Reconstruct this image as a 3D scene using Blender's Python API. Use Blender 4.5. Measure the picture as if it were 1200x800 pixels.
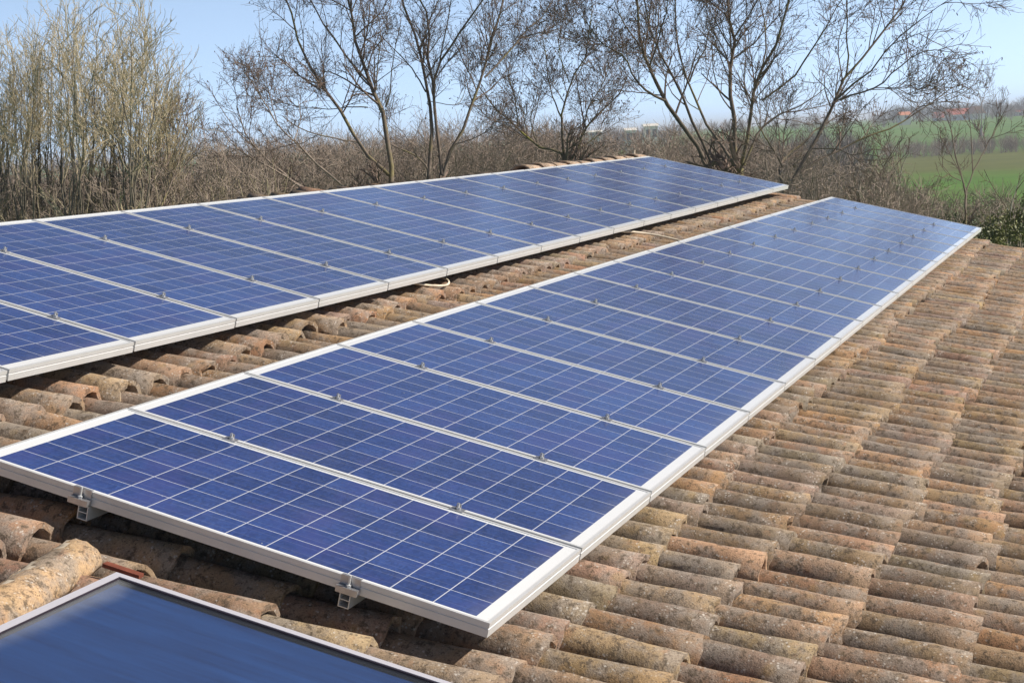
import bpy, math, random
import numpy as np
from mathutils import Matrix, Vector

# ------------------------------------------------------------------ setup: camera, sky, sun, exposure
sc = bpy.context.scene
for o in list(bpy.data.objects):
    bpy.data.objects.remove(o)
COL = sc.collection
R3 = np.array([[0.33975987092401505, 0.9221207594736383, -0.1850852102612669],
               [-0.12908803841126898, 0.2406506287873873, 0.9619893727081219],
               [0.9316112431958017, -0.3029530983700215, 0.20079818659334725]])
CAMR = np.array([-3.98411003, 2.78431, -1.55962167])       # camera in roof coordinates (u, v, n)
FPX = 2021.417                                             # focal length in pixels of the 1200 px wide photo
SIG = math.radians(14.854)                                 # roof pitch
cs, sn = math.cos(SIG), math.sin(SIG)
CAM_Z = 6.6
M = np.array([[1, 0, 0], [0, -cs, sn], [0, -sn, -cs]])     # the camera is rolled about three degrees; columns: u (along the ridge), v (down the slope), n (into the roof)
ORG = np.array([0, 0, CAM_Z]) - np.array([0, 0, (M @ CAMR)[2]])
def W(u, v, n):
    return ORG + M @ np.array([u, v, n])
def Wa(P):
    return ORG + np.asarray(P) @ M.T
CAMW = W(*CAMR)
right, down, fwd = M @ R3[0], M @ R3[1], M @ R3[2]
def at(px, py, depth):
    """world point seen at photo pixel (px, py), `depth` metres along the view axis"""
    return CAMW + depth * (fwd + right * ((px - 600) / FPX) + down * ((py - 400) / FPX))

cam = bpy.data.cameras.new('camera')
cam.sensor_fit = 'HORIZONTAL'; cam.sensor_width = 36.0
cam.lens = 36.0 * FPX / 1200.0
cam.clip_start = 0.05; cam.clip_end = 8000
co = bpy.data.objects.new('camera', cam); COL.objects.link(co)
co.matrix_world = Matrix([[right[i], -down[i], -fwd[i], CAMW[i]] for i in range(3)] + [[0, 0, 0, 1]])
sc.camera = co

SUN_EL = math.radians(36); SUN_AZ = math.radians(69)       # azimuth turned from +X towards -Y
sd = np.array([math.cos(SUN_EL) * math.cos(SUN_AZ), -math.cos(SUN_EL) * math.sin(SUN_AZ), math.sin(SUN_EL)])
w = bpy.data.worlds.new('World'); sc.world = w; w.use_nodes = True
nt = w.node_tree; nt.nodes.clear()
wo = nt.nodes.new('ShaderNodeOutputWorld'); bg = nt.nodes.new('ShaderNodeBackground'); sky = nt.nodes.new('ShaderNodeTexSky')
sky.sky_type = 'NISHITA'; sky.sun_disc = False
sky.sun_elevation = SUN_EL; sky.sun_rotation = math.atan2(sd[0], sd[1])
sky.altitude = 100; sky.air_density = 1.35; sky.dust_density = 1.0; sky.ozone_density = 1.6
bg.inputs['Strength'].default_value = 0.125
tcw = nt.nodes.new('ShaderNodeTexCoord'); liftv = nt.nodes.new('ShaderNodeVectorMath'); liftv.operation = 'ADD'; liftv.inputs[1].default_value = (0, 0, .26)
nrm = nt.nodes.new('ShaderNodeVectorMath'); nrm.operation = 'NORMALIZE'                    # clear spring air: blue well down to the horizon
nt.links.new(tcw.outputs['Generated'], liftv.inputs[0]); nt.links.new(liftv.outputs[0], nrm.inputs[0]); nt.links.new(nrm.outputs[0], sky.inputs['Vector'])
sz = nt.nodes.new('ShaderNodeSeparateXYZ'); nt.links.new(tcw.outputs['Generated'], sz.inputs[0])
mr = nt.nodes.new('ShaderNodeMapRange'); mr.inputs[1].default_value = 0.0; mr.inputs[2].default_value = 0.38; mr.inputs[3].default_value = 1.66; mr.inputs[4].default_value = 0.24
nt.links.new(sz.outputs[2], mr.inputs[0])                                             # brighter towards the horizon than overhead
vs = nt.nodes.new('ShaderNodeVectorMath'); vs.operation = 'SCALE'; nt.links.new(sky.outputs[0], vs.inputs[0]); nt.links.new(mr.outputs[0], vs.inputs['Scale'])
tn = nt.nodes.new('ShaderNodeVectorMath'); tn.operation = 'MULTIPLY'; tn.inputs[1].default_value = (1.06, .985, .985)   # milky spring haze
nt.links.new(vs.outputs[0], tn.inputs[0]); nt.links.new(tn.outputs[0], bg.inputs[0]); nt.links.new(bg.outputs[0], wo.inputs[0])
sl = bpy.data.lights.new('sun', 'SUN'); sl.energy = 4.9; sl.angle = math.radians(0.55); sl.color = (1.0, 0.92, 0.80)
so = bpy.data.objects.new('sun', sl); COL.objects.link(so)
so.rotation_euler = Vector(-sd).to_track_quat('-Z', 'Y').to_euler()
so.location = (0, -20, 40)
sc.view_settings.view_transform = 'Standard'; sc.view_settings.look = 'None'
sc.view_settings.exposure = 0.50; sc.view_settings.gamma = 1.0
sc.cycles.max_bounces = 6; sc.cycles.transparent_max_bounces = 12

rng = np.random.default_rng(11)
random.seed(5)

# ------------------------------------------------------------------ helpers
def tag(o, label=None, cat=None, group=None, kind=None):
    if label: o['label'] = label
    if cat: o['category'] = cat
    if group: o['group'] = group
    if kind: o['kind'] = kind
    return o
def mesh_np(name, V, F, mats, mi=None, smooth=False, col=None):
    """V (n,3), F list of arrays (m,4) or (m,3)"""
    me = bpy.data.meshes.new(name)
    V = np.asarray(V, dtype=np.float32)
    if isinstance(F, np.ndarray): F = [F]
    F = [np.asarray(f) for f in F if len(f)]
    loops = np.concatenate([f.reshape(-1) for f in F]).astype(np.int32)
    tot = np.concatenate([np.full(len(f), f.shape[1], np.int32) for f in F])
    start = np.concatenate([[0], np.cumsum(tot)[:-1]]).astype(np.int32)
    me.vertices.add(len(V)); me.vertices.foreach_set('co', V.reshape(-1))
    me.loops.add(len(loops)); me.loops.foreach_set('vertex_index', loops)
    me.polygons.add(len(tot)); me.polygons.foreach_set('loop_start', start)
    try: me.polygons.foreach_set('loop_total', tot)
    except Exception: pass
    for m in (mats if isinstance(mats, (list, tuple)) else [mats]): me.materials.append(m)
    if mi is not None: me.polygons.foreach_set('material_index', np.asarray(mi, np.int32))
    me.polygons.foreach_set('use_smooth', np.full(len(tot), bool(smooth)) if not isinstance(smooth, np.ndarray) else smooth)
    if col is not None:
        a = me.attributes.new('tint', 'FLOAT_COLOR', 'POINT')
        c4 = np.ones((len(V), 4), np.float32); c4[:, :3] = col
        a.data.foreach_set('color', c4.reshape(-1))
    me.update(calc_edges=True); me.validate()
    return me
def obj(name, me, parent=None, loc=None):
    o = bpy.data.objects.new(name, me); COL.objects.link(o)
    if parent is not None: o.parent = parent
    if loc is not None: o.location = loc
    return o
def empty(name, loc=(0, 0, 0)):
    o = bpy.data.objects.new(name, None); o.empty_display_size = 0.2; o.location = loc
    COL.objects.link(o); return o
class MB:
    """collects boxes / prisms / tubes into one mesh"""
    def __init__(s): s.V = []; s.F4 = []; s.F3 = []; s.m4 = []; s.n = 0
    def add(s, V, F, m=0):
        V = np.asarray(V, float); s.V.append(V)
        for f in F:
            (s.F4 if len(f) == 4 else s.F3).append([i + s.n for i in f])
            if len(f) == 4: s.m4.append(m)
        s.n += len(V)
    def box(s, x0, x1, y0, y1, z0, z1, m=0):
        V = [(x, y, z) for z in (z0, z1) for y in (y0, y1) for x in (x0, x1)]
        s.add(V, [(0, 2, 3, 1), (4, 5, 7, 6), (0, 1, 5, 4), (2, 6, 7, 3), (0, 4, 6, 2), (1, 3, 7, 5)], m)
    def prism(s, poly, z0, z1, axis=2, m=0):
        """extrude closed polygon (2D) between z0, z1; axis: extrusion axis"""
        k = len(poly); V = []
        for z in (z0, z1):
            for a, b in poly:
                V.append({2: (a, b, z), 0: (z, a, b), 1: (a, z, b)}[axis])
        F = [(i, (i + 1) % k, k + (i + 1) % k, k + i) for i in range(k)]
        V2 = list(V); c0 = len(V2); V2.append(np.mean(V[:k], 0)); V2.append(np.mean(V[k:], 0))
        for i in range(k):
            F.append((c0, (i + 1) % k, i)); F.append((c0 + 1, k + i, k + (i + 1) % k))
        s.add(V2, F, m)
    def cyl(s, c, r, z0, z1, k=10, m=0):
        s.prism([(c[0] + r * math.cos(2 * math.pi * i / k), c[1] + r * math.sin(2 * math.pi * i / k)) for i in range(k)], z0, z1, 2, m)
    def mesh(s, name, mats, T=None, smooth=False):
        V = np.concatenate(s.V)
        if T is not None: V = T(V)
        F = [np.array(s.F4, int).reshape(-1, 4), np.array(s.F3, int).reshape(-1, 3)]
        mi = s.m4 + [0] * len(s.F3)
        return mesh_np(name, V, F, mats, mi, smooth)
def tubes(P, Rr, k=4):
    """P (B,N,3) polylines, Rr (B,N) radii -> V, F"""
    B, N, _ = P.shape
    T = np.gradient(P, axis=1)
    T /= np.linalg.norm(T, axis=2, keepdims=True) + 1e-9
    ref = np.where(np.abs(T[:, :1, 2:3]) > .9, np.array([1., 0, 0]), np.array([0, 0, 1.])) * np.ones((B, N, 1))
    e1 = np.cross(T, ref); e1 /= np.linalg.norm(e1, axis=2, keepdims=True) + 1e-9
    e2 = np.cross(T, e1)
    a = np.arange(k) * 2 * np.pi / k
    V = P[:, :, None, :] + Rr[:, :, None, None] * (np.cos(a)[None, None, :, None] * e1[:, :, None, :] + np.sin(a)[None, None, :, None] * e2[:, :, None, :])
    idx = np.arange(B * N * k).reshape(B, N, k)
    F = np.stack([idx[:, :-1, :], np.roll(idx, -1, 2)[:, :-1, :], np.roll(idx, -1, 2)[:, 1:, :], idx[:, 1:, :]], -1).reshape(-1, 4)
    return V.reshape(-1, 3), F
def spline(P, n):
    """smooth resample of a polyline (rows may hold extra columns such as radius)"""
    P = np.asarray(P, float)
    d = np.concatenate([[0], np.cumsum(np.linalg.norm(np.diff(P[:, :3], axis=0), axis=1))])
    t = np.linspace(0, d[-1], n)
    m = np.gradient(P, d, axis=0) if len(P) > 2 else np.repeat((P[1:] - P[:1]) / d[-1], 2, 0)
    i = np.clip(np.searchsorted(d, t, 'right') - 1, 0, len(d) - 2); h = (d[i + 1] - d[i])[:, None]; s = ((t - d[i]) / (d[i + 1] - d[i]))[:, None]
    return (2*s**3-3*s**2+1)*P[i] + (s**3-2*s**2+s)*h*m[i] + (-2*s**3+3*s**2)*P[i+1] + (s**3-s**2)*h*m[i+1]
def unit(a): return a / (np.linalg.norm(a, axis=-1, keepdims=True) + 1e-9)

# ------------------------------------------------------------------ materials
def mat(name):
    m = bpy.data.materials.new(name); m.use_nodes = True
    n = m.node_tree; b = n.nodes['Principled BSDF']
    return m, n, b
def N(n, t, **kw):
    x = n.nodes.new(t)
    for k, v in kw.items():
        if k.startswith('i_'): x.inputs[k[2:].replace('_', ' ')].default_value = v
        else: setattr(x, k, v)
    return x
def noise(n, vec, scale, detail=4, rough=.6):
    x = N(n, 'ShaderNodeTexNoise'); x.inputs['Scale'].default_value = scale; x.inputs['Detail'].default_value = detail; x.inputs['Roughness'].default_value = rough
    if vec is not None: n.links.new(vec, x.inputs['Vector'])
    return x.outputs['Fac']
def math_(n, op, a, b=None, c=None):
    x = N(n, 'ShaderNodeMath', operation=op)
    for i, v in enumerate((a, b, c)):
        if v is None: continue
        if isinstance(v, (int, float)): x.inputs[i].default_value = v
        else: n.links.new(v, x.inputs[i])
    return x.outputs[0]
def ramp(n, fac, stops):
    x = N(n, 'ShaderNodeValToRGB'); e = x.color_ramp.elements
    while len(e) < len(stops): e.new(.5)
    for i, (p, c) in enumerate(stops):
        e[i].position = p; e[i].color = (*c, 1) if len(c) == 3 else c
    n.links.new(fac, x.inputs[0]); return x.outputs[0]
def mix(n, fac, a, b, mode='MIX'):
    x = N(n, 'ShaderNodeMix', data_type='RGBA', blend_type=mode)
    for s, v in ((x.inputs[0], fac), (x.inputs[6], a), (x.inputs[7], b)):
        if isinstance(v, (int, float)): s.default_value = v
        elif isinstance(v, tuple): s.default_value = (*v, 1) if len(v) == 3 else v
        else: n.links.new(v, s)
    return x.outputs[2]
def smoothstep(n, v, lo, hi):
    x = N(n, 'ShaderNodeMapRange', interpolation_type='SMOOTHSTEP'); x.inputs[1].default_value = lo; x.inputs[2].default_value = hi
    n.links.new(v, x.inputs[0]); return x.outputs[0]
def bump(n, b, h, s, d=.01):
    x = N(n, 'ShaderNodeBump'); x.inputs['Strength'].default_value = s; x.inputs['Distance'].default_value = d
    n.links.new(h, x.inputs['Height']); n.links.new(x.outputs[0], b.inputs['Normal'])
def simple(name, c, rough=.6, metal=0., var=.25, scale=8., spec=.4):
    m, n, b = mat(name)
    tc = N(n, 'ShaderNodeTexCoord')
    f = noise(n, tc.outputs['Object'], scale)
    c0 = tuple(x * (1 - var) for x in c); c1 = tuple(min(1, x * (1 + var)) for x in c)
    n.links.new(ramp(n, f, [(.3, c0), (.7, c1)]), b.inputs['Base Color'])
    b.inputs['Roughness'].default_value = rough; b.inputs['Metallic'].default_value = metal
    b.inputs['Specular IOR Level'].default_value = spec
    return m

M_ALU = simple('anodised_aluminium', (.625, .635, .65), .40, 0.38, .05, 12)
M_STEEL = simple('steel', (.55, .55, .56), .35, .75, .15, 60)
M_CLAMPALU = simple('clamp_aluminium', (.46, .455, .47), .38, .8, .1, 60)
M_BACK = simple('backsheet', (.75, .76, .78), .6)
M_CABLE = simple('pale_cable_sheath', (.58, .51, .40), .6, 0, .3, 14)
M_CABLEDARK = simple('olive_cable', (.16, .17, .10), .6)
M_WALL = simple('rendered_wall', (.55, .47, .36), .9)
M_DECK = simple('dark_roof_felt', (.045, .04, .035), .9)
M_MORTAR = simple('mortar', (.50, .43, .34), .95, 0, .3, 45)

def solar_glass():
    m, n, b = mat('solar_cells_under_glass')
    tc = N(n, 'ShaderNodeTexCoord'); sx = N(n, 'ShaderNodeSeparateXYZ'); n.links.new(tc.outputs['Object'], sx.inputs[0])
    oi = N(n, 'ShaderNodeObjectInfo')
    c = CELL
    X, Y = sx.outputs[0], sx.outputs[1]
    gx = math_(n, 'ADD', math_(n, 'DIVIDE', X, c), 3.0); gy = math_(n, 'ADD', math_(n, 'DIVIDE', Y, c), 6.0)
    fx = math_(n, 'FRACT', gx); fy = math_(n, 'FRACT', gy)
    ex = math_(n, 'MINIMUM', fx, math_(n, 'SUBTRACT', 1.0, fx)); ey = math_(n, 'MINIMUM', fy, math_(n, 'SUBTRACT', 1.0, fy))
    e = math_(n, 'MINIMUM', ex, ey)
    gap = math_(n, 'LESS_THAN', e, .0112)
    ax = math_(n, 'GREATER_THAN', math_(n, 'ABSOLUTE', X), 3.0 * c - .002); ay = math_(n, 'GREATER_THAN', math_(n, 'ABSOLUTE', Y), 6.0 * c - .002)
    out = math_(n, 'MAXIMUM', ax, ay)
    # busbars: two thin ribbons per cell along the long side of the module
    bb = math_(n, 'LESS_THAN', math_(n, 'ABSOLUTE', math_(n, 'SUBTRACT', math_(n, 'ABSOLUTE', math_(n, 'SUBTRACT', fx, .5)), .22)), .008)
    # poly-crystalline grain and cell-to-cell tone
    mp = N(n, 'ShaderNodeMapping'); n.links.new(tc.outputs['Object'], mp.inputs[0]); mp.inputs['Scale'].default_value = (1, 1.6, 1)
    addr = N(n, 'ShaderNodeVectorMath', operation='ADD'); n.links.new(mp.outputs[0], addr.inputs[0])
    cr = N(n, 'ShaderNodeCombineXYZ'); n.links.new(math_(n, 'MULTIPLY', oi.outputs['Random'], 37.0), cr.inputs[2]); n.links.new(cr.outputs[0], addr.inputs[1])
    vo = N(n, 'ShaderNodeTexVoronoi'); vo.inputs['Scale'].default_value = 75; n.links.new(addr.outputs[0], vo.inputs['Vector'])
    sp = N(n, 'ShaderNodeSeparateColor'); n.links.new(vo.outputs['Color'], sp.inputs[0])
    cid = N(n, 'ShaderNodeCombineXYZ'); n.links.new(math_(n, 'FLOOR', gx), cid.inputs[0]); n.links.new(math_(n, 'FLOOR', gy), cid.inputs[1]); n.links.new(math_(n, 'MULTIPLY', oi.outputs['Random'], 91.0), cid.inputs[2])
    wn = N(n, 'ShaderNodeTexWhiteNoise'); n.links.new(cid.outputs[0], wn.inputs['Vector'])
    tone = math_(n, 'ADD', math_(n, 'MULTIPLY', sp.outputs[0], .35), math_(n, 'ADD', math_(n, 'MULTIPLY', wn.outputs['Value'], .35), math_(n, 'MULTIPLY', oi.outputs['Random'], .30)))
    cell = ramp(n, tone, [(.1, (.017, .033, .128)), (.5, (.028, .057, .212)), (.9, (.043, .090, .300))])
    viol = smoothstep(n, noise(n, addr.outputs[0], 2.6, 3, .6), .46, .66)
    cell = mix(n, math_(n, 'MULTIPLY', viol, .55), cell, (.043, .054, .220))
    c1 = mix(n, math_(n, 'MULTIPLY', bb, .14), cell, (.45, .48, .56))
    c2 = mix(n, gap, c1, (.56, .58, .66))
    c3 = mix(n, out, c2, (.72, .74, .77))
    # thin uneven film of dust
    d = smoothstep(n, noise(n, tc.outputs['Object'], 3.0, 6, .65), .40, .80)
    mp2 = N(n, 'ShaderNodeMapping'); mp2.inputs['Scale'].default_value = (16, 1.1, 1); n.links.new(addr.outputs[0], mp2.inputs[0])
    run = smoothstep(n, noise(n, mp2.outputs[0], 1.6, 5, .7), .52, .78)                     # rain runs down the module
    sp_ = N(n, 'ShaderNodeTexVoronoi'); sp_.inputs['Scale'].default_value = 7.0; n.links.new(addr.outputs[0], sp_.inputs['Vector'])
    spot = math_(n, 'LESS_THAN', sp_.outputs['Distance'], .022)
    lowd = smoothstep(n, math_(n, 'ADD', math_(n, 'MULTIPLY', Y, -1.0), math_(n, 'MULTIPLY', math_(n, 'SUBTRACT', noise(n, addr.outputs[0], 14, 3, .6), .5), .10)), .66, .80)
    c4 = mix(n, math_(n, 'ADD', math_(n, 'ADD', math_(n, 'MULTIPLY', d, .03), math_(n, 'MULTIPLY', run, .045)), math_(n, 'MULTIPLY', lowd, .10)), c3, (.48, .46, .44))
    c4 = mix(n, math_(n, 'MULTIPLY', spot, .6), c4, (.62, .60, .56))
    n.links.new(c4, b.inputs['Base Color'])
    b.inputs['Roughness'].default_value = .45; b.inputs['Specular IOR Level'].default_value = .15
    b.inputs['Coat Weight'].default_value = 1.0; b.inputs['Coat IOR'].default_value = 1.62
    n.links.new(math_(n, 'ADD', math_(n, 'MULTIPLY', d, .08), .14), b.inputs['Coat Roughness'])
    return m
CELL = 0.1242

def tile_mat():
    m, n, b = mat('weathered_clay_tile')
    tc = N(n, 'ShaderNodeTexCoord'); P = tc.outputs['Object']
    at_ = N(n, 'ShaderNodeAttribute', attribute_name='tint')
    big = noise(n, P, 9, 5, .65); med = noise(n, P, 38, 5, .7); fine = noise(n, P, 190, 3, .7)
    off = N(n, 'ShaderNodeVectorMath', operation='ADD'); off.inputs[1].default_value = (13.7, 5.1, 9.3); n.links.new(P, off.inputs[0]); Q = off.outputs[0]
    c = mix(n, math_(n, 'MULTIPLY', smoothstep(n, noise(n, Q, 5, 4, .65), .44, .62), .26), at_.outputs['Color'], (.225, .180, .095))      # olive algae
    c = mix(n, math_(n, 'MULTIPLY', smoothstep(n, big, .42, .62), .72), c, (.245, .215, .190))                                             # grey-lilac lichen
    c = mix(n, math_(n, 'MULTIPLY', smoothstep(n, noise(n, Q, 15, 4, .65), .57, .72), .45), c, (.31, .160, .090))                            # bare fired clay
    dirt = mix(n, math_(n, 'MULTIPLY', smoothstep(n, med, .50, .64), .80), c, (.085, .065, .048))
    vo = N(n, 'ShaderNodeTexVoronoi'); vo.inputs['Scale'].default_value = 85; n.links.new(P, vo.inputs['Vector'])
    patch = smoothstep(n, noise(n, P, 22, 3, .6), .50, .64)
    lich = math_(n, 'MULTIPLY', math_(n, 'SUBTRACT', 1.0, smoothstep(n, vo.outputs['Distance'], .20, .42)), patch)
    c = mix(n, math_(n, 'MULTIPLY', lich, .72), dirt, (.50, .46, .42))
    vo2 = N(n, 'ShaderNodeTexVoronoi'); vo2.inputs['Scale'].default_value = 14; n.links.new(P, vo2.inputs['Vector'])
    ochre = math_(n, 'MULTIPLY', math_(n, 'SUBTRACT', 1.0, smoothstep(n, vo2.outputs['Distance'], .15, .40)), smoothstep(n, noise(n, P, 6, 2, .5), .52, .66))
    c = mix(n, math_(n, 'MULTIPLY', ochre, .35), c, (.33, .22, .09))
    vo3 = N(n, 'ShaderNodeTexVoronoi'); vo3.inputs['Scale'].default_value = 120; n.links.new(P, vo3.inputs['Vector'])
    pit = math_(n, 'MULTIPLY', math_(n, 'SUBTRACT', 1.0, smoothstep(n, vo3.outputs['Distance'], .18, .36)), smoothstep(n, noise(n, P, 30, 3, .6), .46, .60))
    c = mix(n, math_(n, 'MULTIPLY', pit, .75), c, (.075, .055, .042))
    c = mix(n, .60, c, ramp(n, fine, [(.3, (.55, .55, .55)), (.7, (1.45, 1.45, 1.45))]), 'MULTIPLY')
    n.links.new(c, b.inputs['Base Color'])
    b.inputs['Roughness'].default_value = .93; b.inputs['Specular IOR Level'].default_value = .2
    h = math_(n, 'ADD', math_(n, 'MULTIPLY', med, .6), math_(n, 'MULTIPLY', fine, .5))
    bump(n, b, h, .55, .008)
    return m
M_TILE = tile_mat()
M_CELLS = solar_glass()
def bark(name, c0, c1, moss=None):
    m, n, b = mat(name)
    tc = N(n, 'ShaderNodeTexCoord'); P = tc.outputs['Object']
    f = noise(n, P, 6, 5, .7)
    c = ramp(n, f, [(.3, c0), (.7, c1)])
    if moss:
        c = mix(n, math_(n, 'MULTIPLY', smoothstep(n, noise(n, P, 1.3, 3, .6), .50, .62), .8), c, moss)
    n.links.new(c, b.inputs['Base Color']); b.inputs['Roughness'].default_value = .9; b.inputs['Specular IOR Level'].default_value = .15
    bump(n, b, noise(n, P, 20, 4, .7), .4, .02)
    return m
M_BARK = bark('alder_bark', (.095, .075, .062), (.21, .17, .14), (.19, .165, .075))
M_TWIG = bark('dark_twigs', (.12, .088, .074), (.21, .155, .125))
M_CATKIN = bark('catkins', (.08, .048, .04), (.14, .085, .065))
M_WHIP = bark('willow_bark', (.085, .074, .058), (.19, .165, .13))
M_WHIPTWIG = bark('willow_twigs', (.32, .265, .175), (.50, .43, .30))
M_BRUSH = bark('bramble_stems', (.205, .162, .135), (.36, .295, .250))
M_BRUSHTAN = bark('tan_brush_stems', (.19, .165, .105), (.34, .295, .20))
M_PALE = bark('pale_birch_bark', (.28, .25, .21), (.42, .39, .34))
M_HILLWOOD = bark('dark_far_wood', (.055, .048, .048), (.10, .088, .085))
M_WOODFAR = bark('far_bare_wood', (.13, .105, .10), (.22, .18, .165))

# ------------------------------------------------------------------ fitted pose of the two panel rows
PITCH, PL, PW = 0.80, 1.58, 0.788
U18 = 18 * PITCH
QF = dict(n2=-.009, v2=-.0028, u2=-.1427, tw=-.0130, ti=0., dn=0., v0=0., ne=.0162, ve=-.0079)
QB = dict(n2=.0102, v2=-.00785, u2=-.1141, tw=-.0161, ti=.0038, dn=-.00284, v0=-.472 - PL, ne=-.0317, ve=0.)
def rowpt(k, s, q, extra=0.):
    """k: position along the row in module pitches, s: distance down from the row's upper edge -> roof coords of the top surface"""
    u = k * PITCH; b = u * (U18 - u) / (U18 * U18 / 4); e = math.exp(-u / 2.0)
    n = q['dn'] + q['n2'] * b + (q['tw'] * (u / U18 - .5) * 2 + q['ti']) * (s - PL / 2) + q['ne'] * e
    return np.array([u + q['u2'] * b, q['v0'] + s + q['v2'] * b + q['ve'] * e, n + extra])

fh = np.array([fwd[0], fwd[1]]) / np.hypot(fwd[0], fwd[1])
def gh(x, y):
    """height of the land: level round the house, rising gently beyond the first fields"""
    t = np.clip(((np.asarray(x) * fh[0] + np.asarray(y) * fh[1]) - 300.) / 330., 0, 1)
    return 4.2 * t * t * (3 - 2 * t)
# ------------------------------------------------------------------ terrain, fields, sky haze
def ground():
    m, n, b = mat('meadow_ground')
    tc = N(n, 'ShaderNodeTexCoord'); P = tc.outputs['Object']
    big = noise(n, P, .012, 4, .6); med = noise(n, P, .09, 5, .65); fine = noise(n, P, 1.6, 4, .7)
    g = ramp(n, med, [(.30, (.050, .125, .012)), (.70, (.095, .200, .022))])
    br = ramp(n, med, [(.30, (.085, .090, .024)), (.70, (.125, .125, .036))])
    sx = N(n, 'ShaderNodeSeparateXYZ'); n.links.new(P, sx.inputs[0])
    # an older, browner sward on the nearer field (a real strip of land: about 60 m to 175 m along the view)
    dist = math_(n, 'ADD', math_(n, 'MULTIPLY', sx.outputs[0], float(fwd[0])), math_(n, 'MULTIPLY', sx.outputs[1], float(fwd[1])))
    wob = math_(n, 'ADD', dist, math_(n, 'MULTIPLY', math_(n, 'SUBTRACT', noise(n, P, .03, 3, .5), .5), 70.0))
    zone = math_(n, 'MULTIPLY', smoothstep(n, wob, 168, 198), math_(n, 'SUBTRACT', 1.0, smoothstep(n, wob, 268, 290)))
    c = mix(n, math_(n, 'MULTIPLY', zone, .85), g, br)
    c = mix(n, math_(n, 'MULTIPLY', smoothstep(n, big, .5, .65), .35), c, (.12, .13, .05))
    c = mix(n, .35, c, ramp(n, fine, [(.3, (.55, .55, .55)), (.7, (1.4, 1.4, 1.4))]), 'MULTIPLY')
    n.links.new(c, b.inputs['Base Color']); b.inputs['Roughness'].default_value = 1.0; b.inputs['Specular IOR Level'].default_value = .1
    k = 120; q = np.linspace(-1, 1, k + 1); xs = 4000 * np.sign(q) * (.12 * np.abs(q) + .88 * np.abs(q) ** 3)
    V = np.array([(x, y, float(gh(x, y))) for y in xs for x in xs])
    F = np.array([(j * (k + 1) + i, j * (k + 1) + i + 1, (j + 1) * (k + 1) + i + 1, (j + 1) * (k + 1) + i) for j in range(k) for i in range(k)])
    o = obj('ground', mesh_np('ground', V, F, m)); tag(o, 'green and brownish meadow land reaching to the horizon', None, None, 'structure')
ground()

# ------------------------------------------------------------------ the house we stand on
V_RIDGE, V_EAVE, U_NEAR, U_FAR = -2.27, 4.3, -5.6, 14.72
N_CREST = .105
house = empty('farmhouse', tuple(W(4.5, 1, .3) * np.array([1, 1, 0])))
tag(house, 'tiled country house with two rows of solar panels on its roof', 'house')
def hpart(name, me):
    o = bpy.data.objects.new(name, me); COL.objects.link(o); o.parent = house
    o.matrix_parent_inverse = Matrix.Translation(-house.location); return o
house_loc = np.array(house.location)

def arch_tiles(U, Vv, tilt, yaw, length, r_lo, r_hi, nlo, hgt, tint, KA=9, KL=5, th=.014, jitter=.0022):
    """roman cover tiles. U,Vv: position of the lower end; n axis grows into the roof. Returns V,F,col"""
    B = len(U)
    a = np.linspace(-math.pi / 2 - .12, math.pi / 2 + .12, KA)
    t = np.linspace(0, 1, KL)                                  # 0 lower end, 1 upper end
    rad = r_lo[:, None] + (r_hi - r_lo)[:, None] * t[None]     # B,KL
    out = []
    jit = rng.normal(0, jitter, (B, KL, KA))
    jit = (jit + np.roll(jit, 1, 2) + np.roll(jit, 1, 1)) * .6
    chip = rng.normal(0, .0045, (B, KA)) - (rng.random((B, 1)) < .14) * np.clip(rng.normal(.0, .03, (B, 1)) + np.linspace(-.03, .03, KA)[None] * rng.choice([-1, 1], (B, 1)), 0, .06)
    for inner in (0, 1):
        rr = rad[:, :, None] - inner * th + (jit if not inner else 0)
        du = rr * np.sin(a)[None, None]
        dn = -(rr * np.cos(a)[None, None]) * (hgt / .08)
        along = -(t[None, :, None] * length[:, None, None]) + np.zeros((B, KL, KA))
        along[:, 0] += chip
        u = U[:, None, None] + du + yaw[:, None, None] * along
        v = Vv[:, None, None] + along
        n = nlo[:, None, None] + hgt * (rad[:, :1, None] / .08) + dn + tilt[:, None, None] * (-along / .46)
        out.append(np.stack([u, v, n], -1))
    V = np.stack(out, 1)                                       # B,2,KL,KA,3
    idx = np.arange(2 * KL * KA).reshape(2, KL, KA)
    F = []
    o_, i_ = idx
    F.append(np.stack([o_[:-1, :-1], o_[:-1, 1:], o_[1:, 1:], o_[1:, :-1]], -1).reshape(-1, 4))
    F.append(np.stack([i_[:-1, :-1], i_[1:, :-1], i_[1:, 1:], i_[:-1, 1:]], -1).reshape(-1, 4))
    F.append(np.stack([o_[0, :-1], i_[0, :-1], i_[0, 1:], o_[0, 1:]], -1))
    F.append(np.stack([o_[-1, :-1], o_[-1, 1:], i_[-1, 1:], i_[-1, :-1]], -1))
    F.append(np.stack([o_[:-1, 0], o_[1:, 0], i_[1:, 0], i_[:-1, 0]], -1))
    F.append(np.stack([o_[:-1, -1], i_[:-1, -1], i_[1:, -1], o_[1:, -1]], -1))
    sm1 = np.zeros(sum(len(f) for f in F), bool); sm1[:len(F[0]) + len(F[1])] = True
    F = np.concatenate(F)
    nv = 2 * KL * KA
    Fa = (F[None] + (np.arange(B) * nv)[:, None, None]).reshape(-1, 4)
    col = np.repeat(tint[:, None, :], nv, 1).reshape(-1, 3)
    return V.reshape(-1, 3), Fa, col, np.tile(sm1, B)

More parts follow.
